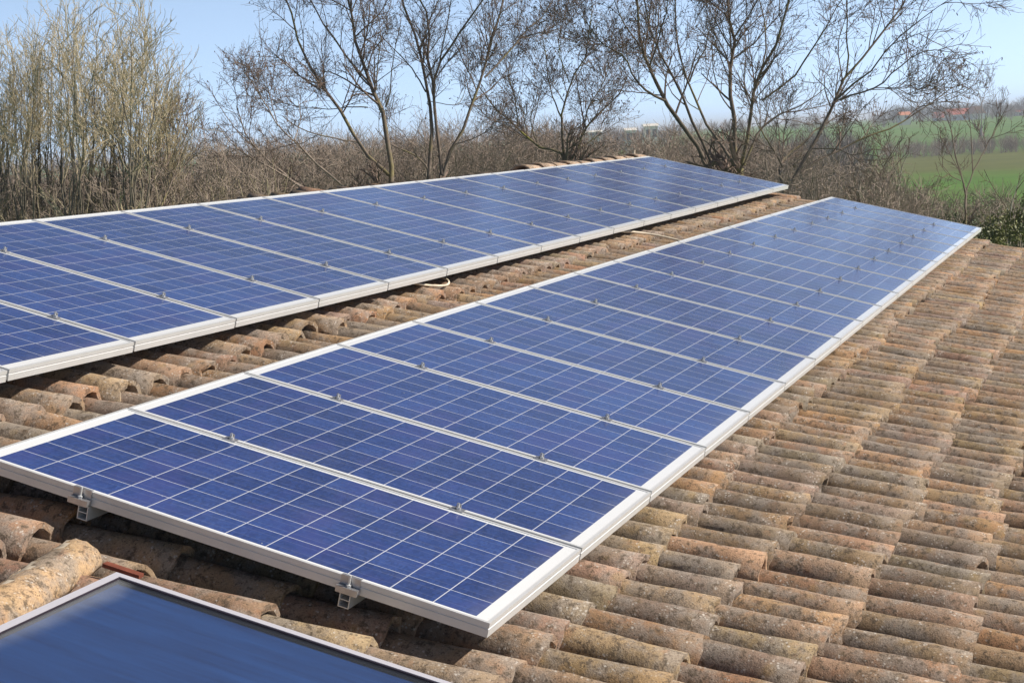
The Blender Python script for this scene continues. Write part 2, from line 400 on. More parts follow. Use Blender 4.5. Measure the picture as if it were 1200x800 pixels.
PAL = np.array([(.370, .258, .160), (.335, .240, .160), (.385, .245, .140), (.310, .245, .185), (.350, .230, .155), (.300, .230, .165), (.380, .275, .165)])
def tints(B):
    c = PAL[rng.choice(len(PAL), B, p=[.22, .2, .13, .14, .1, .11, .1])]
    return c * np.array([.86, .83, .86]) * rng.uniform(.75, 1.2, (B, 1)) * rng.uniform(.94, 1.06, (B, 3))

COLP, EXPO = .1835, .339
def lay_tiles():
    us = np.arange(math.floor((U_NEAR - .057) / COLP), math.floor((U_FAR - .057) / COLP) + 1) * COLP + .057
    nc = len(us); rows = np.arange(-11, 8)
    UU, RR = np.meshgrid(us, rows, indexing='ij')
    wave = .018 * np.sin(UU * 1.3 + RR * 2.1) + .012 * np.sin(UU * 4.1 + RR)
    drift = np.cumsum(rng.normal(0, .006, nc)); drift -= np.linspace(drift[0], drift[-1], nc)
    VV = 1.687 + RR * EXPO + wave + np.clip(drift, -.03, .03)[:, None] + rng.normal(0, .012, UU.shape) + (rng.random(UU.shape) < .03) * rng.normal(.02, .025, UU.shape)
    UC = UU + .010 * np.sin(UU * .9 + 1)[:] + rng.normal(0, .006, UU.shape) + np.cumsum(rng.normal(0, .0014, UU.shape), 1)
    keep = (VV > V_RIDGE + .1) & (VV < V_EAVE + .25)
    # the tiles under the far collector edge stay; nothing is cut
    u, v = UC[keep], VV[keep]; B = len(u)
    r_lo = rng.normal(.0765, .0027, B); r_hi = r_lo - rng.uniform(.009, .016, B)
    sag = .010 * np.sin(u * .55 + .4) + .006 * np.sin(v * 1.7 + u * .2)
    lift = .020 / (1 + np.exp((v - .55) / .15)) / (1 + np.exp((-.95 - v) / .12))                  # the courses above sit a little higher
    nlo = N_CREST + sag * (1 - lift / .025) - lift + rng.normal(0, .0042, B)
    V, F, c, sm = arch_tiles(u, v, rng.normal(.028, .004, B), rng.normal(0, .020, B), rng.uniform(.440, .480, B), r_lo, r_hi, nlo, .094, tints(B), th=.016)
    # channel tiles between the covers (concave side up)
    uc = UU[keep] + COLP / 2; kb = len(uc)
    KA, KL = 7, 2
    a = np.linspace(-1.15, 1.15, KA); t = np.array([0., 1.])
    du = .088 * np.sin(a)[None, None] * np.ones((kb, KL, 1)); dn = .070 * np.cos(a)[None, None] * np.ones((kb, KL, 1)) - .070
    al = -(t[None, :, None] * .46) * np.ones((kb, 1, KA))
    nn = N_CREST + .112 + (sag - lift)[:, None, None] + dn + .022 * (-al / .46)
    Vc = np.stack([uc[:, None, None] + du, (v - .05)[:, None, None] + al, nn], -1).reshape(-1, 3)
    idx = np.arange(KL * KA).reshape(KL, KA)
    f = np.stack([idx[:-1, :-1], idx[:-1, 1:], idx[1:, 1:], idx[1:, :-1]], -1).reshape(-1, 4)
    Fc = (f[None] + (np.arange(kb) * KL * KA)[:, None, None]).reshape(-1, 4) + len(V)
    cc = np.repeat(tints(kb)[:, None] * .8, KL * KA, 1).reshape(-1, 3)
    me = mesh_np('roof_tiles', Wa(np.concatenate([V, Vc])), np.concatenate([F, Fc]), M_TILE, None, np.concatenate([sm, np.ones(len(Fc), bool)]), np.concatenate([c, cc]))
    hpart('roof_tiles', me)
    # back slope of the roof, hidden behind the ridge
    ub = us[::1]; rb = np.arange(0, 8)
    UU, RR = np.meshgrid(ub, rb, indexing='ij'); B = UU.size
    u = UU.ravel(); v = .42 + RR.ravel() * EXPO
    V, F, c, sm = arch_tiles(u, v, np.full(B, .026), rng.normal(0, .015, B), np.full(B, .46), np.full(B, .082), np.full(B, .07), np.full(B, .1), .074, tints(B), 7, 2)
    rid = W(0, V_RIDGE, 0)
    Vb = np.stack([V[:, 0], rid[1] + V[:, 1] * cs - (V[:, 2]) * -sn, rid[2] - V[:, 1] * sn - V[:, 2] * cs], 1)
    hpart('back_slope_tiles', mesh_np('back_slope_tiles', Vb, F[:, ::-1], M_TILE, None, sm, c))
    # ridge caps
    ur = np.arange(U_NEAR, U_FAR, .40); B = len(ur)
    KA, KL = 9, 3
    a = np.linspace(-math.pi / 2, math.pi / 2, KA); t = np.linspace(0, 1, KL)
    rr = (.112 - .016 * t)[None, :, None] + np.zeros((B, 1, KA))
    x = ur[:, None, None] + t[None, :, None] * .46 + np.zeros((B, 1, KA))
    dv = rr * np.sin(a)[None, None]; hh = rr * .85 * np.cos(a)[None, None]
    lift = np.where(ur > 10.5, -.010, -.085)[:, None, None] + rng.normal(0, .006, (B, 1, 1))
    pos = np.stack([x, np.full_like(x, rid[1]) + dv, rid[2] - N_CREST - .005 + hh + lift - .012 * t[None, :, None]], -1).reshape(-1, 3)
    idx = np.arange(KL * KA).reshape(KL, KA)
    f = np.stack([idx[:-1, :-1], idx[1:, :-1], idx[1:, 1:], idx[:-1, 1:]], -1).reshape(-1, 4)
    F = (f[None] + (np.arange(B) * KL * KA)[:, None, None]).reshape(-1, 4)
    me = mesh_np('ridge_caps', pos, F, M_TILE, None, True, np.repeat((np.array([(.46, .33, .24)]) * rng.uniform(.85, 1.15, (B, 1)))[:, None], KL * KA, 1).reshape(-1, 3))
    o = hpart('ridge_caps', me)
    md = o.modifiers.new('s', 'SOLIDIFY'); md.thickness = .016; md.offset = -1
    # decking, walls
    d = MB(); rid_v = V_RIDGE
    q = lambda u0, u1, v0, v1, n0, n1: d.add([W(u, v, n) for n in (n0, n1) for v in (v0, v1) for u in (u0, u1)], [(0, 2, 3, 1), (4, 5, 7, 6), (0, 1, 5, 4), (2, 6, 7, 3), (0, 4, 6, 2), (1, 3, 7, 5)])
    q(U_NEAR, U_FAR - .03, V_RIDGE, V_EAVE, .222, .33)
    y0, z0 = rid[1], rid[2]
    for dz0, dz1 in ((.222, .33),):
        P = [(x, y0 + a * cs * 1.0, z0 - dz - a * sn) for dz in (dz0 / cs, dz1 / cs) for a in (.0, 2.9) for x in (U_NEAR, U_FAR - .03)]
        d.add(P, [(0, 2, 3, 1), (4, 5, 7, 6), (0, 1, 5, 4), (2, 6, 7, 3), (0, 4, 6, 2), (1, 3, 7, 5)])
    hpart('roof_deck', d.mesh('roof_deck', M_DECK))
    wl = MB(); ye = W(0, V_EAVE - .35, 0)[1]; yb = y0 + 2.55 * cs
    ze = W(0, V_EAVE - .35, .34)[2]; zb = z0 - .35 - 2.55 * sn
    for x0, x1 in ((U_NEAR + .3, U_NEAR + .6), (U_FAR - .45, U_FAR - .15)):
        wl.prism([(ye, 0), (yb, 0), (yb, zb), (y0, z0 - .36), (ye, ze)], x0, x1, 0)
    wl.box(U_NEAR + .6, U_FAR - .45, ye, ye + .3, 0, ze - .03); wl.box(U_NEAR + .6, U_FAR - .45, yb - .3, yb, 0, zb - .03)
    hpart('wall', wl.mesh('wall', M_WALL))
lay_tiles()

# ------------------------------------------------------------------ solar panels
def frame_mesh():
    # closed profile swept round the rectangle: (inward offset, z)
    prof = [(0, 0), (.010, 0), (.0105, -.002), (.0105, -.040), (0, -.040), (0, -.0185), (.0018, -.0170), (.0018, -.0145), (0, -.0130)]
    hw, hl = PW / 2, PL / 2
    cor = [(-1, -1), (1, -1), (1, 1), (-1, 1)]
    V = []; k = len(prof)
    for sx_, sy_ in cor:
        for o_, z in prof: V.append((sx_ * (hw - o_), sy_ * (hl - o_), z))
    F = [(c * k + i, ((c + 1) % 4) * k + i, ((c + 1) % 4) * k + (i + 1) % k, c * k + (i + 1) % k) for c in range(4) for i in range(k)]
    F = [f[::-1] for f in F]
    return mesh_np('frame', np.array(V), np.array(F), M_ALU)
def sheet_mesh():
    hw, hl = PW / 2 - .0105, PL / 2 - .0105
    b = MB(); b.box(-hw, hw, -hl, hl, -.0068, -.0018)
    return b.mesh('cell_sheet', M_CELLS)
ME_FRAME, ME_SHEET = frame_mesh(), sheet_mesh()
ORD = 'first second third fourth fifth sixth seventh eighth ninth tenth eleventh twelfth thirteenth fourteenth fifteenth sixteenth seventeenth eighteenth'.split()
def frame_at(k, s, q, up=0.):
    """matrix with local X along the row, Y up the slope, Z off the roof, at the top surface"""
    c = W(*rowpt(k, s, q)); a = W(*rowpt(k + .3, s, q)) - W(*rowpt(k - .3, s, q)); b = W(*rowpt(k, s - .3, q)) - W(*rowpt(k, s + .3, q))
    x = unit(a); z = unit(np.cross(x, b)); y = np.cross(z, x); c = c + z * up
    return Matrix([[x[i], y[i], z[i], c[i]] for i in range(3)] + [[0, 0, 0, 1]]), np.linalg.norm(a) / (.6 * PITCH)
first = None
def panels(q, row):
    global first
    for k in range(18):
        mt, sc_ = frame_at(k + .5, PL / 2, q)
        root = empty('solar_module'); root.matrix_world = mt @ Matrix.Diagonal((sc_, 1, 1, 1))
        if row == 'lower':
            lab = 'blue solar panel, %s from the near end of the lower row' % ORD[k]
            if k == 0: lab = 'nearest solar panel of the lower row, with two end clamps on its grey edge'
            if k == 17: lab = 'last solar panel at the far end of the lower row'
        else:
            lab = 'blue solar panel, %s from the far end of the upper row by the ridge' % ORD[17 - k]
            if k == 17: lab = 'last solar panel at the far end of the upper row, mirroring dark trees'
            if k == 0: lab = 'solar panel at the near end of the upper row, mostly outside the photo'
        tag(root, lab, 'solar panel', 'solar panels of the %s row' % row)
        if first is None:
            obj('frame', ME_FRAME, root); obj('cell_sheet', ME_SHEET, root); first = root
        else:
            for ch in first.children:
                c = ch.copy(); COL.objects.link(c); c.parent = root
panels(QF, 'lower'); panels(QB, 'upper')

def rail(q, s, label):
    """open aluminium channel under one row; hooks carry it on the tiles"""
    ks = np.linspace(-.004, 18.01, 20)
    prof = [[(-.016, -.0405), (-.0135, -.0405), (-.0135, -.084), (-.016, -.084)], [(.0135, -.0405), (.016, -.0405), (.016, -.084), (.0135, -.084)],
            [(-.0135, -.0405), (-.006, -.0405), (-.006, -.043), (-.0135, -.043)], [(.006, -.0405), (.0135, -.0405), (.0135, -.043), (.006, -.043)],
            [(-.0135, -.0815), (.0135, -.0815), (.0135, -.084), (-.0135, -.084)], [(-.0135, -.061), (.0135, -.061), (.0135, -.063), (-.0135, -.063)]]
    V = []; F = []
    for p in prof:
        base = len(V)
        for k in ks:
            mt, _ = frame_at(float(np.clip(k, 0, 18)), s, q); ex = (k - np.clip(k, 0, 18)) * PITCH
            for y, z in p: V.append(tuple(mt @ Vector((ex, y, z))))
        for i in range(len(ks) - 1):
            for j in range(4): F.append((base + i * 4 + j, base + i * 4 + (j + 1) % 4, base + (i + 1) * 4 + (j + 1) % 4, base + (i + 1) * 4 + j))
        for e in (0, len(ks) - 1):
            f = tuple(base + e * 4 + j for j in range(4)); F.append(f if e else f[::-1])
    root = empty('mounting_rail', tuple(W(*rowpt(9, s, q)))); tag(root, label, 'rail', 'aluminium rails under the panels')
    o = obj('channel', mesh_np('channel', np.array(V), np.array(F), M_ALU), root); o.matrix_parent_inverse = Matrix.Translation(-root.location)
    for k in (.75, 4.2, 7.7, 11.2, 14.6, 17.4):
        mt, _ = frame_at(k, s, q); b = MB(); b.box(-.02, .02, -.030, -.018, -.135, -.05); b.box(-.02, .02, -.018, .10, -.135, -.129); b.box(-.02, .02, -.030, .016, -.090, -.0845)
        h = obj('roof_hook', b.mesh('roof_hook', M_STEEL), root); h.matrix_parent_inverse = Matrix.Translation(-root.location); h.matrix_basis = mt
rail(QF, .365, 'open aluminium rail end below the left clamp of the nearest panel')
rail(QF, 1.178, 'open aluminium rail end below the right clamp of the nearest panel')
rail(QB, 1.222, 'aluminium rail in shadow under the downslope side of the upper row')
rail(QB, .405, 'aluminium rail in shadow under the ridge side of the upper row')

# mid clamps
def clamp_meshes():
    b = MB(); b.box(-.015, .015, -.022, .022, .0006, .0036); b.box(-.0042, .0042, -.022, .022, -.036, .0006)
    p = b.mesh('plate', M_CLAMPALU)
    b = MB(); b.cyl((0, 0), .0092, .0042, .0105, 6); b.cyl((0, 0), .0042, .0105, .0225, 8); b.box(.0055, .0070, -.008, .008, .0040, .0190)
    return p, b.mesh('bolt', M_STEEL)
ME_PLATE, ME_BOLT = clamp_meshes()
firstc = None
def clamps(q, s, row, side):
    global firstc
    for k in range(1, 18):
        mt, _ = frame_at(k, s, q); root = empty('panel_clamp'); root.matrix_world = mt
        if row == 'lower': lab = 'small %s clamp joining %s and %s panels from near end of lower row' % (side, ORD[k - 1], ORD[k])
        else: lab = 'small %s clamp joining %s and %s panels from far end of upper row' % (side, ORD[17 - k], ORD[18 - k])
        tag(root, lab, 'clamp', 'clamps along the %s row' % row)
        if firstc is None:
            obj('plate', ME_PLATE, root); obj('bolt', ME_BOLT, root); firstc = root
        else:
            for ch in firstc.children:
                c = ch.copy(); COL.objects.link(c); c.parent = root
clamps(QF, .385, 'lower', 'upslope'); clamps(QF, 1.175, 'lower', 'downslope')
clamps(QB, .415, 'upper', 'upslope'); clamps(QB, 1.2215, 'upper', 'downslope')

def end_clamp(q, s, label):
    mt, _ = frame_at(0.0, s, q); g = (PITCH - PW) / 2
    root = empty('end_clamp'); root.matrix_world = mt @ Matrix.Translation((g, 0, 0)); tag(root, label, 'clamp', 'end clamps on the near edge')
    b = MB(); b.box(-.0035, -.0005, -.029, .029, -.022, .0028); b.box(-.0005, .008, -.029, .029, .0006, .0028)
    b.box(-.024, -.0006, -.031, .031, -.040, -.0225); obj('bracket', b.mesh('bracket', M_CLAMPALU), root)
    b = MB(); b.cyl((-.0115, 0), .0036, -.0225, .010, 8); b.cyl((-.0115, 0), .0075, -.0222, -.016, 6); obj('bolt', b.mesh('bolt', M_ALU), root)
end_clamp(QF, .352, 'left end clamp on the grey near edge of the lower panel row')
end_clamp(QF, 1.184, 'right end clamp on the grey near edge of the lower panel row')

# ------------------------------------------------------------------ solar thermal collector in the foreground
def collector():
    n0 = .045
    u0, u1, v0, v1 = -1.62, -.372, .702, 2.72
    root = empty('solar_collector', tuple(W((u0 + u1) / 2, (v0 + v1) / 2, n0 + .09)))
    tag(root, 'dark blue glazed solar water collector with pale frame in the corner', 'solar collector')
    def part(name, me):
        o = obj(name, me, root); o.matrix_parent_inverse = Matrix.Translation(-root.location); return o
    T = lambda V: Wa(V)
    fm, n, b = mat('lilac_aluminium'); b.inputs['Base Color'].default_value = (.62, .61, .68, 1); b.inputs['Roughness'].default_value = .38; b.inputs['Metallic'].default_value = .35
    t = .021
    f = MB()
    f.box(u0, u1, v0, v0 + t, n0, n0 + .09); f.box(u0, u1, v1 - t, v1, n0, n0 + .09)
    f.box(u0, u0 + t, v0 + t, v1 - t, n0, n0 + .09); f.box(u1 - t, u1, v0 + t, v1 - t, n0, n0 + .09)
    part('frame', f.mesh('frame', fm, T))
    gk = MB(); s = .006
    gk.box(u0 + t, u1 - t, v0 + t, v0 + t + s, n0 + .0015, n0 + .015); gk.box(u0 + t, u1 - t, v1 - t - s, v1 - t, n0 + .0015, n0 + .015)
    gk.box(u0 + t, u0 + t + s, v0 + t + s, v1 - t - s, n0 + .0015, n0 + .015); gk.box(u1 - t - s, u1 - t, v0 + t + s, v1 - t - s, n0 + .0015, n0 + .015)
    part('gasket', gk.mesh('gasket', simple('black_rubber', (.018, .012, .022), .6), T))
    ab, n, b = mat('selective_absorber')
    tc = N(n, 'ShaderNodeTexCoord'); P = tc.outputs['Object']
    mp = N(n, 'ShaderNodeMapping'); n.links.new(P, mp.inputs[0]); mp.inputs['Scale'].default_value = (14, 1.2, 1.2)
    st = noise(n, mp.outputs[0], 2.2, 5, .65)
    n.links.new(ramp(n, st, [(.3, (.006, .030, .125)), (.7, (.013, .060, .215))]), b.inputs['Base Color'])
    b.inputs['Roughness'].default_value = .5; b.inputs['Specular IOR Level'].default_value = .2
    a = MB(); a.box(u0 + t, u1 - t, v0 + t, v1 - t, n0 + .016, n0 + .022)
    part('absorber', a.mesh('absorber', ab, T))
    gm = bpy.data.materials.new('collector_glass'); gm.use_nodes = True; n = gm.node_tree; n.nodes.clear()
    out = N(n, 'ShaderNodeOutputMaterial'); tr = N(n, 'ShaderNodeBsdfTransparent'); gl = N(n, 'ShaderNodeBsdfGlossy'); df = N(n, 'ShaderNodeBsdfDiffuse')
    gl.inputs['Roughness'].default_value = .10; tr.inputs[0].default_value = (.90, .94, .96, 1); df.inputs[0].default_value = (.75, .76, .80, 1)
    fr = N(n, 'ShaderNodeFresnel'); fr.inputs[0].default_value = 1.45
    m1 = N(n, 'ShaderNodeMixShader'); geo = N(n, 'ShaderNodeNewGeometry')
    n.links.new(math_(n, 'MULTIPLY', fr.outputs[0], math_(n, 'SUBTRACT', 1.0, geo.outputs['Backfacing'])), m1.inputs[0]); n.links.new(tr.outputs[0], m1.inputs[1]); n.links.new(gl.outputs[0], m1.inputs[2])
    # pale sheen of light, painted into the glass along its upslope border
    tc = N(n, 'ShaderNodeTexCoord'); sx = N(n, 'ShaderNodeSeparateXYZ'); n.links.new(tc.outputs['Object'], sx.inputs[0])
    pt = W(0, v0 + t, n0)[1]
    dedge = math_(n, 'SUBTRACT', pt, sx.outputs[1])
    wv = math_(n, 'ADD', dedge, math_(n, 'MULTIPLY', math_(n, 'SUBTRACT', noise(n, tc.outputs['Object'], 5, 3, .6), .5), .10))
    edge_sheen = math_(n, 'MULTIPLY', math_(n, 'SUBTRACT', 1.0, smoothstep(n, wv, .0, .075)), .07)
    m2 = N(n, 'ShaderNodeMixShader'); n.links.new(math_(n, 'ADD', edge_sheen, .015), m2.inputs[0]); n.links.new(m1.outputs[0], m2.inputs[1]); n.links.new(df.outputs[0], m2.inputs[2])
    n.links.new(m2.outputs[0], out.inputs[0])
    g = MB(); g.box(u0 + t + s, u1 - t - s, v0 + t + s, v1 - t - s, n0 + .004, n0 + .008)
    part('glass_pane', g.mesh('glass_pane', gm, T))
    bx = MB(); bx.box(u0 + t, u1 - t, v0 + t, v1 - t, n0 + .06, n0 + .088)
    part('casing', bx.mesh('casing', simple('casing_sheet', (.3, .3, .31), .5, .3), T))
collector()

# broken tile laid across the courses beside the collector, and a red tile shard
def broken_tile():
    a0 = np.array([-.760, .575, .104]); a1 = np.array([-.200, .487, .088])
    KL, KA = 16, 15
    t = np.linspace(0, 1, KL); a = np.linspace(-1.75, 1.75, KA)
    ax = a1 - a0; axu = unit(ax); side = unit(np.cross(axu, np.array([0, 0, 1.]))); upv = -unit(np.cross(side, axu))
    if upv[2] > 0: upv = -upv
    V = []
    for inner in (0, 1):
        for i in range(KL):
            r = (.074 - .010 * t[i]) - .015 * inner
            for j in range(KA):
                aj = a[j]
                lim = 1.45 - .40 * abs(math.sin(t[i] * 5.5 + 1.1)) * (t[i] > .25) - .22 * rng.random() * (t[i] > .2)
                if aj < 0: aj = max(aj, -1.75)
                if aj > 0: aj = min(aj, lim)
                p = a0 + ax * t[i] + side * (r * math.sin(aj)) + upv * (r * math.cos(aj) * .82 - .030) + rng.normal(0, .0012, 3)
                V.append(p)
    V = np.array(V); idx = np.arange(2 * KL * KA).reshape(2, KL, KA); o_, i_ = idx
    F = np.concatenate([np.stack([o_[:-1, :-1], o_[:-1, 1:], o_[1:, 1:], o_[1:, :-1]], -1).reshape(-1, 4), np.stack([i_[:-1, :-1], i_[1:, :-1], i_[1:, 1:], i_[:-1, 1:]], -1).reshape(-1, 4),
        np.stack([o_[0, :-1], i_[0, :-1], i_[0, 1:], o_[0, 1:]], -1), np.stack([o_[-1, :-1], o_[-1, 1:], i_[-1, 1:], i_[-1, :-1]], -1),
        np.stack([o_[:-1, 0], o_[1:, 0], i_[1:, 0], i_[:-1, 0]], -1), np.stack([o_[:-1, -1], i_[:-1, -1], i_[1:, -1], o_[1:, -1]], -1)])
    col = np.tile(np.array([(.44, .30, .18)]), (len(V), 1))
    for i in range(KL):
        if t[i] < .10: col[np.r_[o_[i], i_[i]]] = (.50, .27, .13)
    mi = np.zeros(len(F), int); g0 = (KL - 1) * (KA - 1); jj = np.arange(g0) % (KA - 1)
    mi[:g0] = (jj >= KA - 5 - rng.integers(0, 3, g0)) & (rng.random(g0) < .75) & (np.arange(g0) // (KA - 1) > 3)
    me = mesh_np('broken_tile', Wa(V), F, [M_TILE, M_MORTAR], mi, True, col)
    tag(obj('broken_tile', me), 'broken pale clay tile lying across the courses beside the blue collector', 'roof tile')
    b = MB(); b.box(-.298, -.275, .615, .725, .068, .078)
    sh = mesh_np('x', Wa(np.concatenate(b.V)), np.array(b.F4), simple('fresh_red_clay', (.17, .046, .026), .85, 0, .3, 30)); sh.name = 'tile_shard'
    tag(obj('tile_shard', sh), 'thin red tile shard wedged at the corner of the blue collector', 'tile shard')
broken_tile()

# cables in the gap between the rows
def tube_obj(name, pts, r, m, label, cat, n=40, k=8):
    P = spline(np.array([W(*p) for p in pts]), n)
    V, F = tubes(P[None], np.full((1, n), r), k)
    return tag(obj(name, mesh_np(name, V, F, m, None, True)), label, cat)
tube_obj('cable_loop', [(4.30, -.75, .06), (4.30, -.66, .085), (4.36, -.60, .088), (4.46, -.61, .09), (4.53, -.70, .07), (4.48, -.60, .085), (4.42, -.545, .08), (4.50, -.48, .085), (4.62, -.44, .085), (4.72, -.47, .08), (4.80, -.56, .08), (4.79, -.68, .065)], .0062, M_CABLE,
         'loop of pale cable lying on the tiles below the upper panels', 'cable')
tube_obj('cable_coil', [(4.56, -.60, .09), (4.64, -.55, .08), (4.72, -.60, .085), (4.66, -.66, .075), (4.58, -.62, .07), (4.65, -.57, .07), (4.74, -.64, .07), (4.70, -.74, .07)], .008, M_CABLEDARK,
         'small olive cable coil inside the pale cable loop', 'cable')
tube_obj('conduit', [(8.30, -.68, .05), (8.36, -.56, .080), (8.50, -.50, .083), (8.58, -.42, .083), (8.62, -.30, .082), (8.64, -.15, .085), (8.66, -.02, .088), (8.68, .15, .095)], .0085, M_CABLE,
         'pale conduit crossing the tiles from the upper row to the lower row', 'conduit')
b = MB(); pr = W(14.55, V_RIDGE, 0); b.cyl((14.55, pr[1]), .018, pr[2] - .1, pr[2] + .0, 8); b.cyl((14.55, pr[1]), .022, pr[2] + .0, pr[2] + .010, 8)
tag(obj('vent_post', b.mesh('vent_post', M_MORTAR)), 'short pale post standing at the far end of the roof ridge', 'post')

# ------------------------------------------------------------------ bare trees
def spawn(P, Rr, n, t0, ang, length, npts, rfac, rmin, up, wig, gen):
    """grow n side shoots from each polyline"""
    B, K, _ = P.shape; C = B * n
    ln = np.linalg.norm(np.diff(P, axis=1), axis=2).sum(1)
    bi = gen.choice(B, C, p=ln / ln.sum()); t = t0 + (1 - t0) * gen.random(C)
    x = t * (K - 1); i = np.clip(x.astype(int), 0, K - 2); f = (x - i)[:, None]
    base = P[bi, i] * (1 - f) + P[bi, i + 1] * f
    T = unit(P[bi, i + 1] - P[bi, i])
    r0 = Rr[bi, i] * (1 - f[:, 0]) + Rr[bi, i + 1] * f[:, 0]
    rnd = gen.normal(size=T.shape); perp = unit(rnd - (rnd * T).sum(-1, keepdims=True) * T)
    a = gen.uniform(*ang, size=(C, 1))
    D = unit(T * np.cos(a) + perp * np.sin(a) + np.array([0, 0, up]))
    L = gen.uniform(*length, size=C) * (1.15 - .5 * t)
    pts = [base]; cur = base; d = D
    for s in range(npts - 1):
        d = unit(d + gen.normal(0, wig, (C, 3)) + np.array([0, 0, up * .35]))
        cur = cur + d * (L / (npts - 1))[:, None]; pts.append(cur)
    Q = np.stack(pts, 1)
    rs = np.maximum(r0 * rfac, rmin); tap = np.linspace(1, .45, npts)
    return Q, np.maximum(rs[:, None] * tap[None], rmin * .8)
def catkins(Q, gen, share, size):
    pick = gen.random(len(Q)) < share
    p = Q[pick][:, -1]; C = len(p)
    if not C: return np.zeros((0, 3)), np.zeros((0, 4), int)
    L = gen.uniform(.6, 1.4, C) * size; d = unit(gen.normal(0, .5, (C, 3)) + np.array([0, 0, -.8]))
    PP = np.stack([p, p + d * (L * .5)[:, None], p + d * L[:, None]], 1)
    RR = np.stack([L * .10, L * .20, L * .06], 1)
    return tubes(PP, RR, 3)
def grow(limbs3, gen, levels, catk=0., catsize=.05, sidesT=6):
    """limbs3: list of (pts (n,3), radii). Returns trunk V,F and crown V,F,mi"""
    n = 12
    P = np.stack([spline(np.column_stack([p, r]), n) for p, r in limbs3]); Rr = np.abs(P[..., 3]); P = P[..., :3]
    seg = np.linalg.norm(np.diff(P, axis=1), axis=2).mean(1)[:, None, None]
    P = P.copy(); P[:, 1:-1] += gen.normal(0, .04, P[:, 1:-1].shape) * seg
    tv, tf = tubes(P, Rr, sidesT)
    V = []; F = []; mi = []; off = 0
    cur, cr = P, Rr
    for li, lv in enumerate(levels):
        cur, cr = spawn(cur, cr, gen=gen, **lv)
        v, f = tubes(cur, cr, 4 if li == 0 else 3)
        V.append(v); F.append(f + off); mi.append(np.zeros(len(f), int)); off += len(v)
    if catk:
        v, f = catkins(cur, gen, catk, catsize); V.append(v); F.append(f + off); mi.append(np.ones(len(f), int))
    return tv, tf, np.concatenate(V), np.concatenate(F), np.concatenate(mi)
def make_tree(label, cat, limbs, depth, seed, levels, mats, catk=0., catsize=.05, root_px=None, group=None, spread=1.6, name='bare_tree', parts=('trunk', 'crown'), ext=True):
    """limbs: list of (photo outline points, start radius px, end radius px); each limb also leans towards or away from the viewer"""
    gen = np.random.default_rng(seed)
    placed = []; L3 = []; scale = depth / FPX
    for li, (pts, ra, rb) in enumerate(limbs):
        pts = np.array(pts, float); d0 = 0.
        best = 1e9
        for pp, dd in placed:
            e = np.linalg.norm(pp - pts[0], axis=1); j = e.argmin()
            if e[j] < best: best = e[j]; d0 = dd[j] if e[j] < 14 else d0
        ln = np.concatenate([[0], np.cumsum(np.linalg.norm(np.diff(pts, axis=0), axis=1))])
        tgt = gen.uniform(-spread, spread) * min(1.0, ln[-1] / 120.)
        dd = d0 + tgt * ln / max(ln[-1], 1)
        dens = spline(np.column_stack([pts, dd]), 24) if len(pts) > 2 else np.column_stack([pts, dd])
        placed.append((dens[:, :2], dens[:, 2]))
        P = np.array([at(x, y, depth + d) for (x, y), d in zip(pts, dd)])
        R_ = np.linspace(ra, rb, len(P)) * scale * .52
        if ext and pts[-1, 1] < 12:                                        # limbs run on above the frame
            dirn = unit(P[-1] - P[-2]); P = np.vstack([P, P[-1] + dirn * .7, P[-1] + (dirn + np.array([0, 0, .15])) * 1.6]); R_ = np.append(R_, [rb * .6 * scale, .006])
        L3.append((P, R_))
    bx, by = root_px if root_px else limbs[0][0][0]
    top = at(bx, by, depth); g = np.array([top[0] + gen.normal(0, .3), top[1] + gen.normal(0, .3), 0.]); g[2] = float(gh(g[0], g[1]))
    r = max(l[1] for l in limbs) * scale * 1.25
    L3.append((np.array([g, g * .5 + top * .5 + np.array([.1, .1, 0]), top + np.array([0, 0, .05])]), np.array([r * 1.7, r * 1.15, r])))
    tv, tf, cv, cf, mi = grow(L3, gen, levels, catk, catsize)
    root = empty(name, tuple(g)); tag(root, label, cat, group)
    tv = tv - g; cv = cv - g
    obj(parts[0], mesh_np(parts[0], tv, tf, mats[0], None, True), root)
    obj(parts[1], mesh_np(parts[1], cv, cf, [mats[1], M_CATKIN], mi, False), root)
    return root
def LV(n1=9, n2=6, n3=5, n4=0, l=1.0, up=.17, rm=.0040):
    a = [dict(n=n1, t0=.22, ang=(.45, 1.05), length=(.6 * l, 1.7 * l), npts=6, rfac=.55, rmin=rm * 1.5, up=up, wig=.11),
         dict(n=n2, t0=.2, ang=(.45, 1.1), length=(.3 * l, .9 * l), npts=5, rfac=.6, rmin=rm * 1.1, up=up, wig=.14),
         dict(n=n3, t0=.2, ang=(.4, 1.1), length=(.14 * l, .46 * l), npts=4, rfac=.7, rmin=rm * .9, up=up * .7, wig=.18)]
    if n4: a.append(dict(n=n4, t0=.3, ang=(.4, 1.0), length=(.08 * l, .2 * l), npts=3, rfac=.8, rmin=rm * .8, up=0, wig=.2))
    return a
ALD = (M_BARK, M_TWIG)
